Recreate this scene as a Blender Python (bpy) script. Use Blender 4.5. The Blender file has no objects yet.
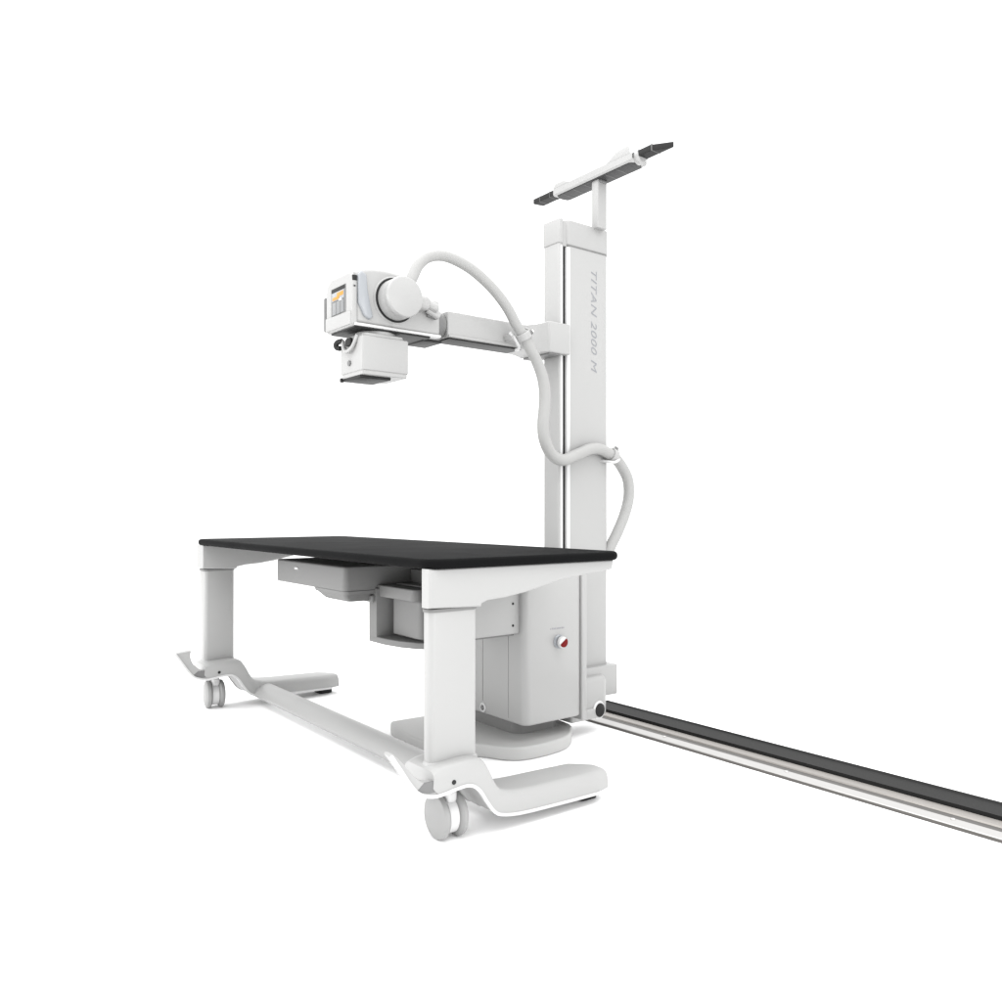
import bpy, bmesh, math
from mathutils import Vector, Matrix
R = math.radians
scene = bpy.context.scene
COL = scene.collection

# ---------------------------------------------------------------- camera
cam = bpy.data.cameras.new('camera'); cam_o = bpy.data.objects.new('camera', cam); COL.objects.link(cam_o)
cam_o.location = (3.5717, -1.1001, .8524)
cam_o.rotation_euler = (R(90), 0, R(52.327))
cam.sensor_width = 36; cam.lens = 29.24; cam.shift_y = .009; cam.clip_end = 300; cam.clip_start = .05
scene.camera = cam_o
# ---------------------------------------------------------------- studio light
W = bpy.data.worlds.new('World'); scene.world = W; W.use_nodes = True
bg = W.node_tree.nodes['Background']; bg.inputs[0].default_value = (1, 1, 1, 1); bg.inputs[1].default_value = 1.6
def area(name, loc, target, size, power, col=(1, 1, 1)):
    l = bpy.data.lights.new(name, 'AREA'); l.shape = 'RECTANGLE'; l.size, l.size_y = size
    l.energy = power; l.color = col
    o = bpy.data.objects.new(name, l); COL.objects.link(o); o.location = loc
    o.rotation_euler = (Vector(target) - Vector(loc)).to_track_quat('-Z', 'Y').to_euler()
    return o
area('key_softbox', (5.2, .5, 1.3), (1.3, .5, .6), (1.8, 1.8), 38)
area('front_fill', (-.6, -4.2, 1.4), (.9, .3, .6), (3, 2), 92)  # unseen fill lamp, added to brighten the front-facing sides
area('overhead_softbox', (1.6, -.2, 5.2), (1.5, .3, 0), (8, 8), 500)
scene.view_settings.view_transform = 'Standard'; scene.view_settings.look = 'None'
scene.view_settings.exposure = 0; scene.view_settings.gamma = 1
scene.render.engine = 'CYCLES'
scene.render.resolution_x = scene.render.resolution_y = 1024

# ---------------------------------------------------------------- materials
def mat(name, col, rough=.45, metal=0, spec=.5, bump=0, bscale=400, vary=0, vscale=6, coat=0):
    m = bpy.data.materials.new(name); m.use_nodes = True
    nt = m.node_tree; b = nt.nodes['Principled BSDF']
    b.inputs['Base Color'].default_value = (*col, 1); b.inputs['Roughness'].default_value = rough
    b.inputs['Metallic'].default_value = metal; b.inputs['Specular IOR Level'].default_value = spec
    if coat: b.inputs['Coat Weight'].default_value = coat; b.inputs['Coat Roughness'].default_value = .15
    tc = nt.nodes.new('ShaderNodeTexCoord')
    if bump:
        n = nt.nodes.new('ShaderNodeTexNoise'); n.inputs['Scale'].default_value = bscale; n.inputs['Detail'].default_value = 3
        nt.links.new(tc.outputs['Object'], n.inputs['Vector'])
        bp = nt.nodes.new('ShaderNodeBump'); bp.inputs['Strength'].default_value = bump; bp.inputs['Distance'].default_value = .002
        nt.links.new(n.outputs['Fac'], bp.inputs['Height']); nt.links.new(bp.outputs['Normal'], b.inputs['Normal'])
    if vary:
        n = nt.nodes.new('ShaderNodeTexNoise'); n.inputs['Scale'].default_value = vscale; n.inputs['Detail'].default_value = 4
        nt.links.new(tc.outputs['Object'], n.inputs['Vector'])
        mr = nt.nodes.new('ShaderNodeMapRange'); mr.inputs['To Min'].default_value = rough - vary; mr.inputs['To Max'].default_value = rough + vary
        nt.links.new(n.outputs['Fac'], mr.inputs['Value']); nt.links.new(mr.outputs['Result'], b.inputs['Roughness'])
    return m
M = dict(
    floor=mat('studio_floor', (.95, .95, .95), .9, spec=0),
    white=mat('white_paint', (.308, .308, .305), .38, bump=.04, bscale=500, vary=.06),
    plinth=mat('plinth_grey', (.36, .36, .355), .5, bump=.05, bscale=300),
    wheel=mat('wheel_grey', (.24, .24, .238), .45, bump=.04, bscale=400),
    trim_and_highlight=mat('white_trim_and_highlight', (.5, .5, .5), .3),  # also colours the painted highlights on foot rims and column edges
    grey=mat('grey_plastic', (.135, .135, .133), .5, bump=.05, bscale=500),  # plain grey, darkened further for the tray's shade under the tabletop
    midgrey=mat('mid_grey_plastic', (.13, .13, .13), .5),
    dark=mat('dark_plastic', (.012, .0123, .0126), .5, spec=.25),
    black=mat('black_rubber', (.008, .008, .008), .6, spec=.3),
    tabletop=mat('black_tabletop', (.004, .0041, .0043), .7, spec=.045, bump=.03, bscale=300, vary=.08),
    hose=mat('hose_sleeve', (.285, .285, .28), .55, bump=.08, bscale=250),
    steel=mat('brushed_steel', (.62, .61, .6), .28, 1, vary=.08, vscale=20),
    rail=mat('anodised_rail', (.40, .392, .384), .35, .6, vary=.1, vscale=15),
    warmrail=mat('warm_grey_rail', (.27, .255, .24), .4, .5, vary=.1, vscale=10),
    railgrey=mat('rail_groove', (.085, .08, .075), .4, .6, vary=.1, vscale=12),
    belt=mat('dark_rail_strip', (.015, .015, .0148), .6, spec=.12, bump=.05, bscale=200),
    chrome=mat('chrome', (.85, .85, .87), .1, 1),
    underside=mat('charcoal_panel', (.03, .03, .0305), .5, spec=.25),
    seam=mat('panel_seam_grey', (.09, .09, .09), .5),
    red=mat('red_button', (.12, .001, .002), .5, spec=.15),
    screen=mat('display_grey', (.17, .174, .178), .25),
    orange=mat('display_orange', (.42, .19, .012), .3),
    lettering=mat('grey_lettering', (.2, .205, .217), .5),
    lettering_pale=mat('pale_grey_lettering', (.22, .22, .235), .5),
    clear=mat('pale_blue_plastic', (.26, .272, .288), .25),
)
# ---------------------------------------------------------------- mesh helpers
class MB:
    """collects shapes (world coordinates) into one mesh"""
    def __init__(s): s.bm = bmesh.new(); s.mats = []
    def mi(s, m):
        if m not in s.mats: s.mats.append(m)
        return s.mats.index(m)
    def take(s, b, m):
        i = s.mi(m)
        for f in b.faces: f.material_index = i
        me = bpy.data.meshes.new('tmp'); b.to_mesh(me); b.free(); s.bm.from_mesh(me); bpy.data.meshes.remove(me)
        return s
    def box(s, x, y, z, m='white', r=.004, seg=3, mx=None):
        b = bmesh.new(); bmesh.ops.create_cube(b, size=1)
        for v in b.verts:
            v.co = Vector(((x[0] + x[1]) / 2 + v.co.x * (x[1] - x[0]), (y[0] + y[1]) / 2 + v.co.y * (y[1] - y[0]), (z[0] + z[1]) / 2 + v.co.z * (z[1] - z[0])))
        if r:
            r = min(r, .49 * min(x[1] - x[0], y[1] - y[0], z[1] - z[0]))
            bmesh.ops.bevel(b, geom=b.edges[:], offset=r, segments=seg, profile=.5, affect='EDGES')
        if mx is not None: bmesh.ops.transform(b, matrix=mx, verts=b.verts)
        return s.take(b, m)
    def rbox(s, x, y, z, rv, r=.004, m='white', seg=6):
        """box with vertical edges rounded by rv, other edges by r"""
        pts = rrect(x, y, rv, seg)
        return s.prism(pts, 2, z[0], z[1], m, r)
    def prism(s, pts, axis, a, b_, m='white', r=0, seg=3, both=True):
        """polygon in the plane normal to axis (0: (y,z), 1: (x,z), 2: (x,y)), from a to b_ along it; rims rounded by r"""
        def P(p, t): return {0: (t, p[0], p[1]), 1: (p[0], t, p[1]), 2: (p[0], p[1], t)}[axis]
        b = bmesh.new(); n = len(pts)
        lo = [b.verts.new(P(p, a)) for p in pts]; hi = [b.verts.new(P(p, b_)) for p in pts]
        f0 = b.faces.new(lo[::-1]); f1 = b.faces.new(hi)
        for i in range(n): b.faces.new((lo[i], lo[(i + 1) % n], hi[(i + 1) % n], hi[i]))
        bmesh.ops.recalc_face_normals(b, faces=b.faces)
        if r:
            es = set(f1.edges) | (set(f0.edges) if both else set())
            bmesh.ops.bevel(b, geom=list(es), offset=r, segments=seg, profile=.5, affect='EDGES', clamp_overlap=True)
        return s.take(b, m)
    def lathe(s, prof, origin, axis, m='white', n=48):
        """prof: (distance along axis, radius)"""
        ax = Vector(axis).normalized(); q = ax.to_track_quat('Z', 'Y'); o = Vector(origin)
        b = bmesh.new(); rings = []
        for d, r in prof:
            if r < 1e-6: rings.append([b.verts.new(o + q @ Vector((0, 0, d)))])
            else: rings.append([b.verts.new(o + q @ Vector((r * math.cos(2 * math.pi * k / n), r * math.sin(2 * math.pi * k / n), d))) for k in range(n)])
        for A, B in zip(rings, rings[1:]):
            for k in range(n):
                k2 = (k + 1) % n
                if len(A) == 1 and len(B) == 1: continue
                if len(A) == 1: b.faces.new((A[0], B[k2], B[k]))
                elif len(B) == 1: b.faces.new((A[k], A[k2], B[0]))
                else: b.faces.new((A[k], A[k2], B[k2], B[k]))
        for E in (rings[0], rings[-1]):
            if len(E) > 1: b.faces.new(E)
        bmesh.ops.recalc_face_normals(b, faces=b.faces)
        return s.take(b, m)
    def cyl(s, origin, axis, r, h, m='white', bev=.004, n=48):
        bev = min(bev, r * .45, h * .45)
        return s.lathe([(0, 0)] + [(bev - bev * math.sin(a), r - bev + bev * math.cos(a)) for a in [math.pi / 2 * (1 - k / 4) for k in range(5)]] +
                       [(h - bev + bev * math.sin(a), r - bev + bev * math.cos(a)) for a in [math.pi / 2 * k / 4 for k in range(5)]] + [(h, 0)], origin, axis, m, n)
    def tube(s, pts, r, m='hose', n=20, sub=8):
        P = smooth_path(pts, sub) if sub else [Vector(p) for p in pts]
        b = bmesh.new(); rings = []; up = None
        for i, p in enumerate(P):
            t = (P[min(i + 1, len(P) - 1)] - P[max(i - 1, 0)]).normalized()
            if up is None: up = t.orthogonal().normalized()
            up = (up - t * up.dot(t)).normalized(); sd = t.cross(up)
            rr = r(i / (len(P) - 1)) if callable(r) else r
            rings.append([b.verts.new(p + (up * math.cos(2 * math.pi * k / n) + sd * math.sin(2 * math.pi * k / n)) * rr) for k in range(n)])
        for A, B in zip(rings, rings[1:]):
            for k in range(n): b.faces.new((A[k], A[(k + 1) % n], B[(k + 1) % n], B[k]))
        b.faces.new(rings[0][::-1]); b.faces.new(rings[-1])
        bmesh.ops.recalc_face_normals(b, faces=b.faces)
        return s.take(b, m)
    def loft(s, rings, m='white', closed_ring=True, caps=True):
        b = bmesh.new(); V = [[b.verts.new(p) for p in r] for r in rings]; n = len(V[0])
        for A, B in zip(V, V[1:]):
            for k in range(n if closed_ring else n - 1): b.faces.new((A[k], A[(k + 1) % n], B[(k + 1) % n], B[k]))
        if caps: b.faces.new(V[0][::-1]); b.faces.new(V[-1])
        bmesh.ops.recalc_face_normals(b, faces=b.faces)
        return s.take(b, m)
    def build(s, name, parent=None, angle=32):
        bm = s.bm
        for f in bm.faces: f.smooth = True
        for e in bm.edges:
            if len(e.link_faces) == 2 and e.calc_face_angle(0) > R(angle): e.smooth = False
        if parent is not None:
            off = WORLD[parent.name]
            bmesh.ops.translate(bm, vec=-off, verts=bm.verts)
        else: off = Vector((0, 0, 0))
        me = bpy.data.meshes.new(name); bm.to_mesh(me); bm.free()
        for m in s.mats: me.materials.append(M[m])
        o = bpy.data.objects.new(name, me); COL.objects.link(o)
        if parent is not None: o.parent = parent
        WORLD[o.name] = off
        return o
WORLD = {}
def smooth_path(pts, sub):
    P = [Vector(p) for p in pts]; out = []
    for i in range(len(P) - 1):
        p0, p1, p2, p3 = P[max(i - 1, 0)], P[i], P[i + 1], P[min(i + 2, len(P) - 1)]
        for k in range(sub):
            t = k / sub
            out.append(.5 * ((2 * p1) + (p2 - p0) * t + (2 * p0 - 5 * p1 + 4 * p2 - p3) * t * t + (3 * p1 - p0 - 3 * p2 + p3) * t ** 3))
    return out + [P[-1]]
def rrect(x, y, r, seg=6):
    pts = []
    for cx, cy, a in ((x[1] - r, y[0] + r, -90), (x[1] - r, y[1] - r, 0), (x[0] + r, y[1] - r, 90), (x[0] + r, y[0] + r, 180)):
        for k in range(seg + 1):
            t = R(a + 90 * k / seg); pts.append((cx + r * math.cos(t), cy + r * math.sin(t)))
    return pts
def thing(name, label, cat, loc):
    o = bpy.data.objects.new(name, None); COL.objects.link(o); o.location = loc; o.empty_display_size = .1
    o['label'] = label; o['category'] = cat; WORLD[o.name] = Vector(loc)
    return o
def text_mesh(name, txt, size, shear, mtx, m, parent, extrude=0, spacing=1.0):
    c = bpy.data.curves.new(name, 'FONT'); c.body = txt; c.size = size; c.shear = shear; c.extrude = extrude; c.space_character = spacing
    c.offset = 0
    o = bpy.data.objects.new(name + '_curve', c); COL.objects.link(o)
    dg = bpy.context.evaluated_depsgraph_get(); me = bpy.data.meshes.new_from_object(o.evaluated_get(dg))
    bpy.data.objects.remove(o); bpy.data.curves.remove(c)
    me.transform(mtx); off = WORLD[parent.name]; me.transform(Matrix.Translation(-off)); me.materials.clear(); me.materials.append(M[m])
    t = bpy.data.objects.new(name, me); COL.objects.link(t); t.parent = parent; WORLD[t.name] = off
    return t

# ================================================================ setting
b = bmesh.new(); bmesh.ops.create_grid(b, x_segments=1, y_segments=1, size=60)
mb = MB(); mb.take(b, 'floor'); floor = mb.build('floor'); floor['kind'] = 'structure'; floor['label'] = 'plain white seamless studio floor'

# ================================================================ patient table
T = thing('patient_table', 'white mobile patient table with a thin black tabletop, standing on casters', 'table', (.9275, .25, 0))
mb = MB(); mb.prism(rrect((0, 1.864), (-.004, .69), .055, 10), 2, .7025, .7285, 'tabletop', .011, 5)
mb.build('tabletop', T)
FX = .9275
def mir(side, x): return x if side > 0 else 2 * FX - x          # near end as is, far end mirrored
def xr(side, a, c): return tuple(sorted((mir(side, a), mir(side, c))))
for side in (1, -1):
    # bracket under the tabletop: tapers towards the column
    xa, xb = (1.808, 1.847) if side > 0 else (-.003, .078)
    ye = .168 if side > 0 else .15
    prof = [(.004,   .7032), (.004, .604), (ye, .598), (ye + .0025, .606), (.19, .613), (.25, .617), (.32, .627), (.45, .6535), (.58, .668), (.655, .675), (.66,   .7032)]
    mb = MB(); mb.prism(prof, 0, xa, xb, 'white', .014, 5); br = mb.build('support_bracket', T)
    # leg
    xa, xb = (1.796, 1.838) if side > 0 else (.003, .070)
    yl = .162 if side > 0 else .145
    mb = MB(); mb.rbox((xa, xb), (.013, yl), (.19, .6), .018, .002); leg = mb.build('leg', T)
    mb = MB(); mb.rbox((xa - .003, xb + .003), (.010, yl + .003), (.592, .601), .019, .002, 'grey'); mb.build('collar', leg)
    mb = MB()
    mb.loft([[Vector((p[0], p[1], z)) for p in rrect((xa - e, xb + e), (.013 - e, yl + e),   .018 + e)] for z, e in ((.172, .008), (.196, .007), (.207, .004), (.212, .0005))])
    mb.build('plinth', leg)
    # foot: upturned front tip, hump over the caster, low runner behind
    xa, xb = xr(side, 1.735, 1.875)
    bot = [(-.002, .160), (.018, .1405), (.063, .146), (.108, .147), (.138, .129), (.163, .093), (.186, .064), (.212, .049), (.28, .038), (.42, .033), (.56, .030), (.623, .030)]
    top = [(.002, .200), (.022, .209), (.063, .213), (.125, .214), (.158, .203), (.181, .172), (.200, .137), (.224, .112), (.29, .099), (.42, .094), (.56, .089), (.619, .085)]
    B = smooth_path([(0, *p) for p in bot], 5); Tp = smooth_path([(0, *p) for p in top], 5)
    rings = []
    for i, (p, q) in enumerate(zip(B, Tp)):
        k = min(1, max(0, (p.y - .56) / .063)); ins = .03 * k                  # chamfered runner end
        a, c = xa + ins * 1.3, xb - ins * .5; d = q - p
        sec = [(a + .004, 0), (a, .06), (a, .6), (a + .0015, .74), (a + .006, .88), (a + .015, .97), (a + .025, 1), (c - .025, 1), (c - .015, .97), (c - .006, .88), (c - .0015, .74), (c, .6), (c, .06), (c - .004, 0)]
        rings.append([Vector((x, p.y + d.y * t, p.z + d.z * t)) for x, t in sec])
    mb = MB(); mb.loft(rings); foot = mb.build('foot', T, 40)
    # curled pedal in front of the leg
    px = xb - .002
    outer = [(-.121, .262), (-.098, .228), (-.07, .186), (-.045, .158), (-.013, .144), (.018, .1405), (.05, .1445)]
    inner = [(-.052, .268), (-.056, .245), (-.046, .215), (-.026, .192), (-.004, .18), (.03, .18), (.05, .175)]
    if side > 0: inner = [(-.112, .266), (-.085, .240), (-.058, .208), (-.032, .186), (-.004, .178), (.03, .18), (.05, .175)]
    O = smooth_path([(0, *p) for p in outer], 5); I = smooth_path([(0, *p) for p in inner], 5)
    rings = []
    for p, q in zip(O, I):
        d = q - p
        rings.append([Vector((x, p.y + d.y * t, p.z + d.z * t)) for x, t in ((px - .035, .12), (px - .018, .03), (px - .004, 0), (px, .05), (px, .9), (px - .006, .98), (px - .03, .98), (px - .04, .85))])
    mb = MB(); mb.loft(rings); pedal = mb.build('pedal', foot, 40)
    mb = MB(); mb.prism([(-.046, .1665), (-.028, .181), (.0, .180), (.020, .171), (.030, .158), (.012, .151), (-.013, .1525), (-.032, .158)], 0, px - .004, px + .0008, 'midgrey', 0); mb.build('pocket_shade', pedal)  # dark patch painted for the shadow in the pedal's recess
    # highlight along the lower rim, painted as a bright strip
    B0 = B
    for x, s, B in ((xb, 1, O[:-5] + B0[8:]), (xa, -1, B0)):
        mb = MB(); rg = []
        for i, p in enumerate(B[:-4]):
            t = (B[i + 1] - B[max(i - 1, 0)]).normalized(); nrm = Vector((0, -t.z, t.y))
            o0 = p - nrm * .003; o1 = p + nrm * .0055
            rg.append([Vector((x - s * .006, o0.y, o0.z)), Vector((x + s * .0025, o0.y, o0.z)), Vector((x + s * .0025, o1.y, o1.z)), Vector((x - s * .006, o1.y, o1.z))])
        mb.loft(rg, 'trim_and_highlight'); mb.build('rim_highlight', foot)
    mb = MB(); mb.rbox((mir(side, 1.805) - .035, mir(side, 1.805) + .035), (.535, .6), (.002, .0345), .012, .002, 'dark'); mb.build('foot_pad', foot)
    mb = MB(); mb.cyl((xb - .001, .06, .166), (1, 0, 0), .006, .0035, 'dark', .001, 20); mb.build('screw', foot)
    # caster
    cx, cy = (1.803, .085) if side > 0 else (.025, .07)
    ax = Vector((-.05, -1, 0)).normalized() if side > 0 else Vector((-.12, -1, 0)).normalized()
    c0 = Vector((cx - (.0), cy, .0585))
    mb = MB(); mb.lathe([(-.016, 0), (-.016, .03), (-.013, .047), (.013, .047), (.016, .03), (.016, 0)], c0, ax, 'trim_and_highlight', 40)
    mb.box((cx - .03, cx + .03), (cy - .016, cy + .016), (.095, .128), 'trim_and_highlight', .008)
    mb.cyl((cx, cy, .118), (0, 0, 1), .022, .034, 'midgrey', .003, 28); cast = mb.build('caster', T)
    for sg in (-1, 1):
        mb = MB(); a = ax * sg
        mb.lathe([(.0, 0), (.0, .047), (.002, .052), (.005, .0555), (.009, .0585), (.016, .0585), (.021, .056), (.0245, .05), (.0255, .045), (.0262, .044), (.0275, .02), (.028, 0)], c0 + a * .0135, a, 'wheel', 56)
        mb.build('wheel', cast)
mb = MB()
pr = [(.212, .056), (.214, .044), (.222, .038), (.25, .036), (.285, .038), (.296, .05), (.297, .075), (.290, .087), (.276, .0915), (.258, .0905), (.243, .085), (.220, .066)]
mb.prism(pr, 0, .09, 1.765, 'white', 0); mb.build('crossbeam', T, 45)

# ================================================================ x-ray stand
S = thing('xray_stand', 'tall white x-ray column with tube head on a side arm and looping hose', 'x-ray machine', (1.22, 1.08, 0))
# column
mb = MB()
mb.rbox((1.186, 1.277), (.9885, 1.209), (.14, 1.862), .016, .002)
mb.rbox((1.186, 1.277), (.948, .9695), (.14, 1.862), .009, .002)
col = mb.build('column', S)
mb = MB(); mb.box((1.195, 1.266), (.966, .992), (.15, 1.86), 'dark', 0); mb.build('guide_slot', col)
mb = MB(); mb.rbox((1.255, 1.2785), (.9525, .9705), (.2, 1.853), .008, .001, 'trim_and_highlight'); mb.rbox((1.255, 1.2785), (.9875, 1.008), (.2, 1.853), .008, .001, 'trim_and_highlight'); mb.build('edge_highlight', col)  # white strips beside the slot stand in for highlights on its edges
mb = MB()
mb.rbox((1.183, 1.28), (.9845, 1.211), (1.862, 1.958), .018, .007)
mb.rbox((1.183, 1.28), (.945, .9725), (1.862, 1.956), .011, .006)
mb.rbox((1.19, 1.272), (.95, 1.2), (1.855, 1.95), .01, .002)
cap = mb.build('column_cap', col)
mb = MB(); mb.rbox((1.187, 1.2778), (.9858, 1.2098), (1.857, 1.862), .016, .0005, 'grey'); mb.build('seam', col)
txm = Matrix(((0, 0, 1, 1.2777), (0, 1, 0, 1.1155), (-1.385, 0, 0, 1.797), (0, 0, 0, 1)))
text_mesh('lettering', 'TITAN 2000 M', .043, .28, txm, 'lettering', col, spacing=1.09)
# post and overhead guide bar
mb = MB(); mb.rbox((1.268, 1.305), (1.125, 1.175), (1.95, 2.136), .006, .002)
post = mb.build('post', S)
mb = MB(); yb = 1.15
xl, xr_, dz = 1.06, 1.497, .016
Z = 2.138
mb.prism([(yb - .042, Z + .006), (yb - .037, Z), (yb + .037, Z), (yb + .042, Z + .006), (yb + .042, Z + .03), (yb + .035, Z + .03), (yb + .035, Z + .012), (yb - .035, Z + .012), (yb - .035, Z + .03), (yb - .042, Z + .03)], 0, xl, xr_, 'white', .003)
for pts in ([(xl + .003, Z + .029), (xl + .012, Z + .047), (xl + .06, Z + .047), (xl + .10, Z + .029)], [(xr_ - .13, Z + .029), (xr_ - .08, Z + .058), (xr_ - .02, Z + .062), (xr_ - .012, Z + .029)]):
    mb.prism(pts, 1, yb - .043, yb - .034, 'white', .002); mb.prism(pts, 1, yb + .034, yb + .043, 'white', .002)
bar = mb.build('guide_bar', S)
mb = MB(); mb.prism([(xl + .02, yb - .034), (xr_ - .02, yb - .034), (xr_ - .006, yb - .013), (xr_ - .006, yb + .013), (xr_ - .02, yb + .034), (xl + .02, yb + .034), (xl + .006, yb + .013), (xl + .006, yb - .013)], 2, Z - .0035, Z + .0005, 'underside', .001)
for k in range(6): mb.box((xl + .05 + .06 * k, xl + .053 + .06 * k), (yb - .031, yb + .031), (Z - .0041, Z - .0034), 'seam', 0)
mb.build('underside_panel', bar)
mb = MB(); x0, x1 = .915, 1.60
mb.prism([(x0, yb - .024), (x1 - .03, yb - .024), (x1 + .04, yb + .024), (x0 + .008, yb + .024)], 2, Z + .015, Z + .037, 'black', .003)
for k in range(11): mb.box((x0 + .04 + .062 * k, x0 + .0425 + .062 * k), (yb - .0246, yb + .0246), (Z + .0145, Z + .0375), 'seam', 0)
mb.build('dark_strip', bar)
mb = MB(); mb.rbox((1.26, 1.313), (yb - .02, yb + .02), (Z - .014, Z - .003), .008, .003, 'midgrey'); mb.build('bar_clamp', bar)
mb = MB(); mb.lathe([(0, 0), (0, .022), (.004, .026), (.020, .026), (.025, .019), (.025, 0)], (xr_ - .006, yb - .004, Z + .018), (1, .0, .0), 'white', 32); mb.build('end_boss', bar)

# sliding carriage and horizontal arm
mb = MB()
pl = [(1.13, .875), (1.297, .875), (1.303, .881), (1.303, .978), (1.297, .9845), (1.27, .9845), (1.27, .944), (1.183, .944), (1.183, .98), (1.13, .98)]
mb.prism(pl, 2, 1.437, 1.552, 'white', .006)
mb.rbox((1.150, 1.25), (.775, .8), (1.445, 1.535), .004, .004)
mb.loft([[Vector((x, y, z)) for x, z in ((1.15 - e * .4, 1.445 - g), (1.252 + e, 1.445 - g), (1.252 + e, 1.532 + h), (1.15 - e * .4, 1.532 + h))] for y, e, g, h in ((.78, .0, 0, 0), (.81, .004, .001, .002), (.84, .014, .003, .007), (.862, .029, .005, .011), (.878, .048, .006, .017))])
car = mb.build('carriage', S)
mb = MB(); mb.rbox((1.14, 1.296), (.884, .94), (1.431, 1.437), .005, .001, 'midgrey'); mb.box((1.262, 1.276), (.856, .87), (1.44, 1.452), 'trim_and_highlight', .003); mb.build('slide_pad', car)
mb = MB()
mb.box((1.152, 1.25), (.462, .79), (1.447, 1.537), 'white', .006)
arm = mb.build('arm', S)
mb = MB(); mb.box((1.158, 1.244), (.47, .79), (1.4415, 1.4475), 'dark', .001); mb.box((1.146, 1.2555), (.464, .785), (1.4475, 1.455), 'white', .002); mb.build('bottom_rail', arm)
mb = MB(); mb.cyl((1.205, .405, 1.49), (0, 1, 0), .044, .055, 'grey', .004); mb.cyl((1.205, .412, 1.49), (0, 1, 0), .051, .03, 'midgrey', .004); mb.build('swivel_joint', arm)

# tube head
mb = MB()
prof = [(.092, 1.437), (.255, 1.437), (.33, 1.45), (.345, 1.49), (.338, 1.56), (.315, 1.598), (.27, 1.617), (.20, 1.625), (.13, 1.618), (.092, 1.598)]
P = smooth_path([(0, *p) for p in prof] , 3)
mb.prism([(p.y, p.z) for p in P], 0, 1.11, 1.285, 'white', .018, 5)
mb.box((1.125, 1.287), (.22, .408), (1.4375, 1.553), 'white', .012, 4)
mb.box((1.112, 1.290), (.088, .409), (1.4295, 1.4385), 'trim_and_highlight', .003)
head = mb.build('tube_head', S)
mb = MB(); mb.box((1.116, 1.284), (.09, .37), (1.4235, 1.4305), 'dark', .003); mb.box((1.14, 1.25), (.36, .44), (1.4205, 1.431), 'dark', .005); mb.build('bottom_plate', head)
# front panel with display
mb = MB(); y0 = .080
mb.prism([(1.106, 1.430), (1.278, 1.428), (1.2865, 1.436), (1.2865, 1.578), (1.268, 1.598), (1.135, 1.600), (1.110, 1.584), (1.101, 1.562), (1.101, 1.438)], 1, y0, .1, 'white', .007, 4)
mb.prism([(1.106, 1.434), (1.280, 1.432), (1.280, 1.474), (1.106, 1.478)], 1, y0 - .005, y0 + .005, 'white', .004, 3)
fp = mb.build('front_panel', head)
mb = MB(); mb.box((1.142, 1.245), (y0 - .0015, y0 + .003), (1.478, 1.567), 'midgrey', .002)
mb.box((1.146, 1.241), (y0 - .0025, y0), (1.553, 1.565), 'dark', .0008)
mb.box((1.156, 1.234), (y0 - .0035, y0), (1.480, 1.520), 'screen', .0008)
mb.box((1.180, 1.184), (y0 - .0042, y0), (1.480, 1.520), 'midgrey', .0005); mb.box((1.208, 1.212), (y0 - .0042, y0), (1.480, 1.520), 'midgrey', .0005)
mb.box((1.152, 1.236), (y0 - .0035, y0), (1.524, 1.551), 'clear', .0008); mb.box((1.188, 1.233), (y0 - .0045, y0), (1.534, 1.547), 'orange', .0008); mb.box((1.158, 1.204), (y0 - .0048, y0), (1.526, 1.536), 'orange', .0008)
mb.box((1.203, 1.222), (y0 - .0052, y0), (1.519, 1.526), 'trim_and_highlight', .0008)
mb.build('display', head)
mb = MB(); mb.box((1.076, 1.092), (.082, .125), (1.440, 1.555), 'midgrey', .007, 4); mb.box((1.088, 1.12), (.095, .115), (1.45, 1.47), 'midgrey', .004); mb.box((1.088, 1.12), (.095, .115), (1.525, 1.545), 'midgrey', .004)
mb.build('grip', head)
mb = MB()
mb.prism([(.108, 1.602), (.098, 1.588), (.1, 1.50), (.118, 1.462), (.138, 1.452), (.150, 1.462), (.140, 1.50), (.130, 1.55), (.127, 1.59)], 0, 1.272, 1.296, 'clear', .006, 3); mb.build('grip', head)
mb = MB(); mb.box((1.2805, 1.2875), (.0815, .0965), (1.568, 1.586), 'dark', .002); mb.box((1.2805, 1.2865), (.083, .094), (1.547, 1.556), 'midgrey', .002); mb.build('side_switch', head)
# round housing with the hose cap
mb = MB(); oc = Vector((1.27, .232, 1.527))
mb.lathe([(0, 0), (0, .077), (.016, .077), (.020, .0735), (.0205, 0)], oc, (1, 0, 0), 'white', 64)
mb.lathe([(.0, 0), (.0, .0715), (.0225, .0715), (.0232, 0)], oc, (1, 0, 0), 'dark', 64)
mb.lathe([(0, 0), (0, .065), (.05, .0645), (.058, .062), (.06, .062), (.066, .065), (.078, .065), (.085, .0625), (.0875, .057), (.088, 0)], oc, (1, 0, 0), 'white', 64)
mb.build('round_housing', head)
mb = MB()
mb.box((1.275, 1.33), (.28, .345), (1.505, 1.55), 'white', .014); mb.cyl((1.305, .335, 1.53), (.3, .8, -.3), .016, .045, 'white', .004, 24); mb.cyl((1.302, .345, 1.513), (.2, .9, -.45), .012, .048, 'white', .004, 24); mb.cyl((1.295, .35, 1.497), (0, 1, -.2), .006, .035, 'midgrey', .002, 16)
mb.build('cable_boot', head)
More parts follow.
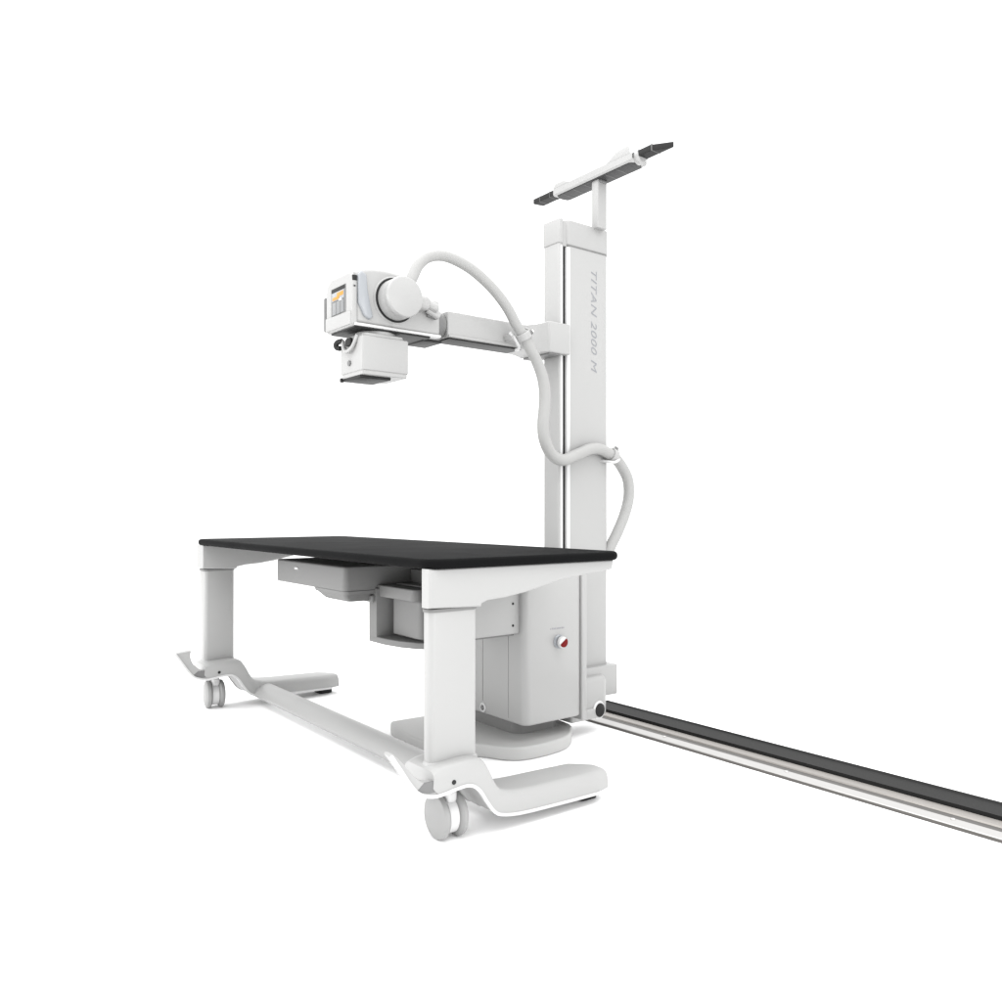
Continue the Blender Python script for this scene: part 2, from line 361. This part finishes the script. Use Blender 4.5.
# collimator
mb = MB()
mb.rbox((1.145, 1.295), (.110, .280), (1.292, 1.401), .008, .004)
mb.rbox((1.148, 1.292), (.113, .277), (1.279, 1.295), .008, .003)
mb.rbox((1.152, 1.288), (.12, .27), (1.40, 1.412), .02, .003)
mb.cyl((1.215, .2, 1.40), (0, 0, 1), .066, .026, 'white', .004)
colm = mb.build('collimator', S)
mb = MB(); mb.box((1.152, 1.275), (.114, .225), (1.270, 1.2795), 'dark', .003); mb.box((1.143, 1.155), (.108, .12), (1.269, 1.283), 'black', .003); mb.build('filter_slot', colm)
mb = MB(); mb.tube([(1.165, .108, 1.402), (1.185, .102, 1.370), (1.215, .098, 1.358), (1.245, .102, 1.370), (1.268, .108, 1.405)], .006, 'white', 12, 6); mb.box((1.196, 1.234), (.100, .112), (1.376, 1.402), 'black', .006); mb.build('lever', colm)
mb = MB(); mb.tube([(1.168, .106, 1.400), (1.152, .098, 1.398), (1.144, .095, 1.390), (1.145, .098, 1.381), (1.155, .105, 1.378)], .0085, 'black', 12, 6); mb.build('hook', colm)
mb = MB(); mb.cyl((1.212, .1105, 1.322), (0, -1, 0), .009, .006, 'midgrey', .002, 24); mb.build('knob', colm)

# hose from the tube housing along the arm, down the column and round its back
hp = [(1.325, .262, 1.575), (1.322, .278, 1.606), (1.32, .303, 1.65), (1.32, .345, 1.683), (1.32, .412, 1.695), (1.32, .506, 1.673), (1.32, .595, 1.625), (1.32, .661, 1.569),
      (1.315, .712, 1.51), (1.312, .748, 1.475), (1.312, .776, 1.435), (1.312, .81, 1.39), (1.312, .839, 1.328), (1.312, .848, 1.256), (1.312, .839, 1.164), (1.31, .85, 1.105),
      (1.308, .886, 1.056), (1.308, .94, 1.039), (1.306, 1.012, 1.062), (1.305, 1.081, 1.086), (1.303, 1.137, 1.089), (1.30, 1.186, 1.075), (1.295, 1.225, 1.062),
      (1.29, 1.273, 1.024), (1.29, 1.307, .973), (1.288, 1.314, .905), (1.283, 1.294, .832), (1.278, 1.258, .761), (1.27, 1.225, .70), (1.262, 1.20, .62)]
mb = MB(); mb.tube(hp, lambda t: .0185 + .0035 * min(1, max(0, (t - .3) / .15)), 'hose', 24, 8)
hose = mb.build('hose', S, 60)
def clamp(p, d, up, r):
    p = Vector(p); d = Vector(d).normalized(); mb = MB()
    mb.lathe([(-.013, r - .002), (-.013, r + .005), (-.010, r + .007), (.010, r + .007), (.013, r + .005), (.013, r - .002)], p, d, 'white', 32)
    u = Vector(up).normalized()
    mb.cyl(p + u * (r + .002), u, .009, .014, 'midgrey', .003, 20)
    mb.cyl(p + u * (r + .0135), u, .006, .006, 'steel', .001, 16)
    mb.tube([p - d * .024 + u * (r - .004), p - d * .010 + u * (r + .007), p + d * .010 + u * (r + .007), p + d * .024 + u * (r - .002)],   .004, 'white', 8, 4)
    return mb
mb = clamp((1.312, .748, 1.476), (0, .55, -.83), (.45, .75, .5), .02)
mb.box((1.245, 1.30), (.705, .717), (1.462, 1.485), 'white', .004); mb.tube([(1.29, .70, 1.487), (1.297, .722, 1.462), (1.29, .745, 1.438), (1.262, .752, 1.434)], .006, 'trim_and_highlight', 10, 5)
mb.build('hose_clamp', hose)
mb = clamp((1.298, 1.212, 1.066), (0, .93, -.36), (.3, .3, .9), .0225)
mb.tube([(1.262, 1.165, 1.05), (1.30, 1.178, 1.043), (1.322, 1.20, 1.04), (1.32, 1.225, 1.052)], .006, 'trim_and_highlight', 10, 5); mb.box((1.262, 1.292), (1.195, 1.225), (1.045, 1.085), 'trim_and_highlight', .005)
mb.build('hose_clamp', hose)

# cabinet round the foot of the column
mb = MB()
mb.rbox((.95, 1.40), (.682, .955), (.102, .655), .03, .008, 'white', 10)
cab = mb.build('cabinet', S)
mb = MB(); mb.rbox((1.30, 1.405), (.947, .972), (.085, .657), .007, .004, 'white'); mb.build('edge_flange', cab)
mb = MB(); mb.box((1.306, 1.3072), (.6814, .685), (.115, .645), 'grey', 0); mb.box((1.153, 1.1545), (.6812, .685), (.15, .645), 'grey', 0); mb.build('panel_seam', cab)
mb = MB(); mb.lathe([(0, 0), (0, .0175), (.004, .0175), (.006, .015), (.006, .011), (.002, .010), (.002, 0)], (1.158, .6825, .125), (0, -1, 0), 'trim_and_highlight', 36)
mb.cyl((1.158, .6805, .125), (0, -1, 0), .009, .006, 'midgrey', .002, 24); mb.build('cable_socket', cab)
# emergency stop
bc = Vector((1.4, .836, .384))
mb = MB(); mb.lathe([(0, 0), (0, .025), (.003, .025), (.006, .022), (.008, .021), (.008, 0)], bc, (1, 0, 0), 'clear', 40)
mb.lathe([(.008, 0), (.008, .013), (.014, .0125), (.016, .0205), (.024, .0205), (.027, .019), (.028, .017), (.028, 0)], bc, (1, 0, 0), 'trim_and_highlight', 40)
eb = mb.build('emergency_button', cab)
mb = MB()
mb.prism([(bc.y + .0178 * math.cos(t), bc.z + .0178 * math.sin(t)) for t in [R(-158 + 205 * k / 20) for k in range(21)]], 0, bc.x + .0275, bc.x + .0305, 'red', .001)
mb.build('red_face', eb)
mb = MB()
for k in range(9): mb.box((1.3995, 1.4006), (.797 + .0075 * k, .797 + .0075 * k + (.0052 if k % 3 else .0035)), (.4285, .4345 if k % 2 else .4335), 'lettering_pale', 0)
mb.build('small_lettering', cab)

# lower carriage running on the rail
mb = MB()
mb.rbox((1.19, 1.302), (.97, 1.238), (.125, .243), .006, .004)
mb.rbox((1.19, 1.338), (.96, 1.152), (.055, .216), .03, .022, 'white', 8)
mb.rbox((1.19, 1.345), (.95, 1.10), (.06, .10), .012, .006)
lc = mb.build('rail_carriage', S)
mb = MB(); rc = Vector((1.335, 1.098, .088))
mb.lathe([(0, 0), (0, .036), (.004, .0355), (.006, .031), (.006, 0)], rc, (1, .12, 0), 'trim_and_highlight', 36); mb.build('roller_cover', lc)
mb = MB(); mb.lathe([(.002, 0), (.002, .027), (.010, .026), (.012, .022), (.012, 0)], rc, (1, .12, 0), 'black', 36); mb.build('roller', lc)
# low plinth on the floor
mb = MB(); pts = [(.86, .47), (.9, .445), (1.10, .415), (1.20, .44), (1.30, .545), (1.395, .60), (1.435, .66), (1.44, .76), (1.42, .86), (1.36, .935), (1.27, .985), (.95, .985), (.88, .72)]
P = smooth_path([(*p, 0) for p in pts + pts[:1]], 4)[:-1]
mb.prism([(p.x, p.y) for p in P], 2, .001, .048, 'plinth', .008); mb.rbox((1.0, 1.31), (.72, .93), (.046, .104), .05, .003, 'grey'); mb.build('floor_plinth', S)

# detector tray and its carrier
mb = MB()
mb.prism(rrect((.52, 1.10), (.146, .6), .02, 6), 2, .577, .662, 'grey', .007)
mb.loft([[Vector((x, y, z)) for x, y in rrect((.52 + a, 1.10 - c), (.148 + e, .595), .02)] for z, a, c, e in ((.578, .33, .0, .0), (.566, .335, .002, .003))], 'grey')
mb.loft([[Vector((x, y, z)) for x, y in rrect((.86 + a, 1.08), (.155 + e, .6), .015)] for z, a, e in ((.567, 0, 0), (.545, .045, .012), (.5415, .06, .02))], 'grey')
tray = mb.build('detector_tray', S)
mb = MB(); mb.box((.70, .73), (.1435, .147), (.632, .640), 'trim_and_highlight', .001); mb.build('latch', tray)
mb = MB(); mb.rbox((1.0, 1.1), (.25, .30), (.536, .56), .008, .004, 'grey'); mb.build('tray_foot', tray)
mb = MB()
mb.rbox((1.10, 1.355), (.34, .675), (.415, .60), .012, .004, 'grey')
mb.rbox((1.075, 1.335), (.272, .42), (.556, .596), .02, .005, 'grey'); mb.rbox((1.1, 1.3), (.40, .6), (.59, .645), .012, .004, 'grey')
mb.prism([(1.06, .262), (1.16, .262), (1.24, .275), (1.31, .305), (1.35, .35), (1.35, .45), (1.1, .45), (1.06, .40)], 2, .398, .420, 'grey', .004)
mb.prism([(1.06, .262), (1.112, .262), (1.125, .30), (1.125, .36), (1.06, .36)], 2, .415, .585, 'grey', .004)
car2 = mb.build('tray_carrier', S)
mb = MB(); mb.rbox((1.14, 1.34), (.30, .4), (.432, .556), .03, .004, 'grey'); mb.build('inner_housing', car2)
mb = MB(); mb.box((1.352, 1.366), (.30, .690), (.422, .598), 'white', .004); sp = mb.build('side_plate', car2)
for z in (.452, .528):
    mb = MB(); mb.cyl((1.365, .655, z), (1, 0, 0), .0045, .003, 'dark', .001, 16); mb.build('screw', sp)

# ================================================================ floor rail
Rl = thing('floor_rail', 'long silver floor rail with a dark strip, running right from the column foot', 'rail', (1.2, 1.3, 0))
XA, XB = 1.03, 5.0
mb = MB(); mb.box((XA, XB), (1.19, 1.448), (.001, .0045), 'railgrey', .001)
mb.build('base_plate', Rl)
mb = MB(); mb.prism([(1.186, .004), (1.186, .0085), (1.188, .0105), (1.236, .0105), (1.238, .009), (1.238, .004)], 0, XA, XB, 'rail', 0); fr = mb.build('running_rail', Rl)
mb = MB(); mb.box((XA, XB), (1.1838, 1.1862), (.0008, .0088), 'railgrey', 0); mb.build('side_lip', fr)
for x in (1.55, 2.06, 2.57, 3.08):
    mb = MB(); mb.cyl((x, 1.228, .0098), (0, 0, 1), .006, .003, 'steel', .001, 18); mb.build('bolt', fr)
mb = MB(); mb.prism([(1.280, .004), (1.283, .0085), (1.322, .0095), (1.325, .004)], 0, XA, XB, 'warmrail', 0); mb.build('running_rail', Rl)
mb = MB(); mb.prism([(1.331, .004), (1.331, .019), (1.336, .019), (1.341, .0145), (1.439, .0145), (1.444, .019), (1.450, .019), (1.450, .004)], 0, 1.03, XB, 'belt', 0)
mb.build('dark_strip', Rl)
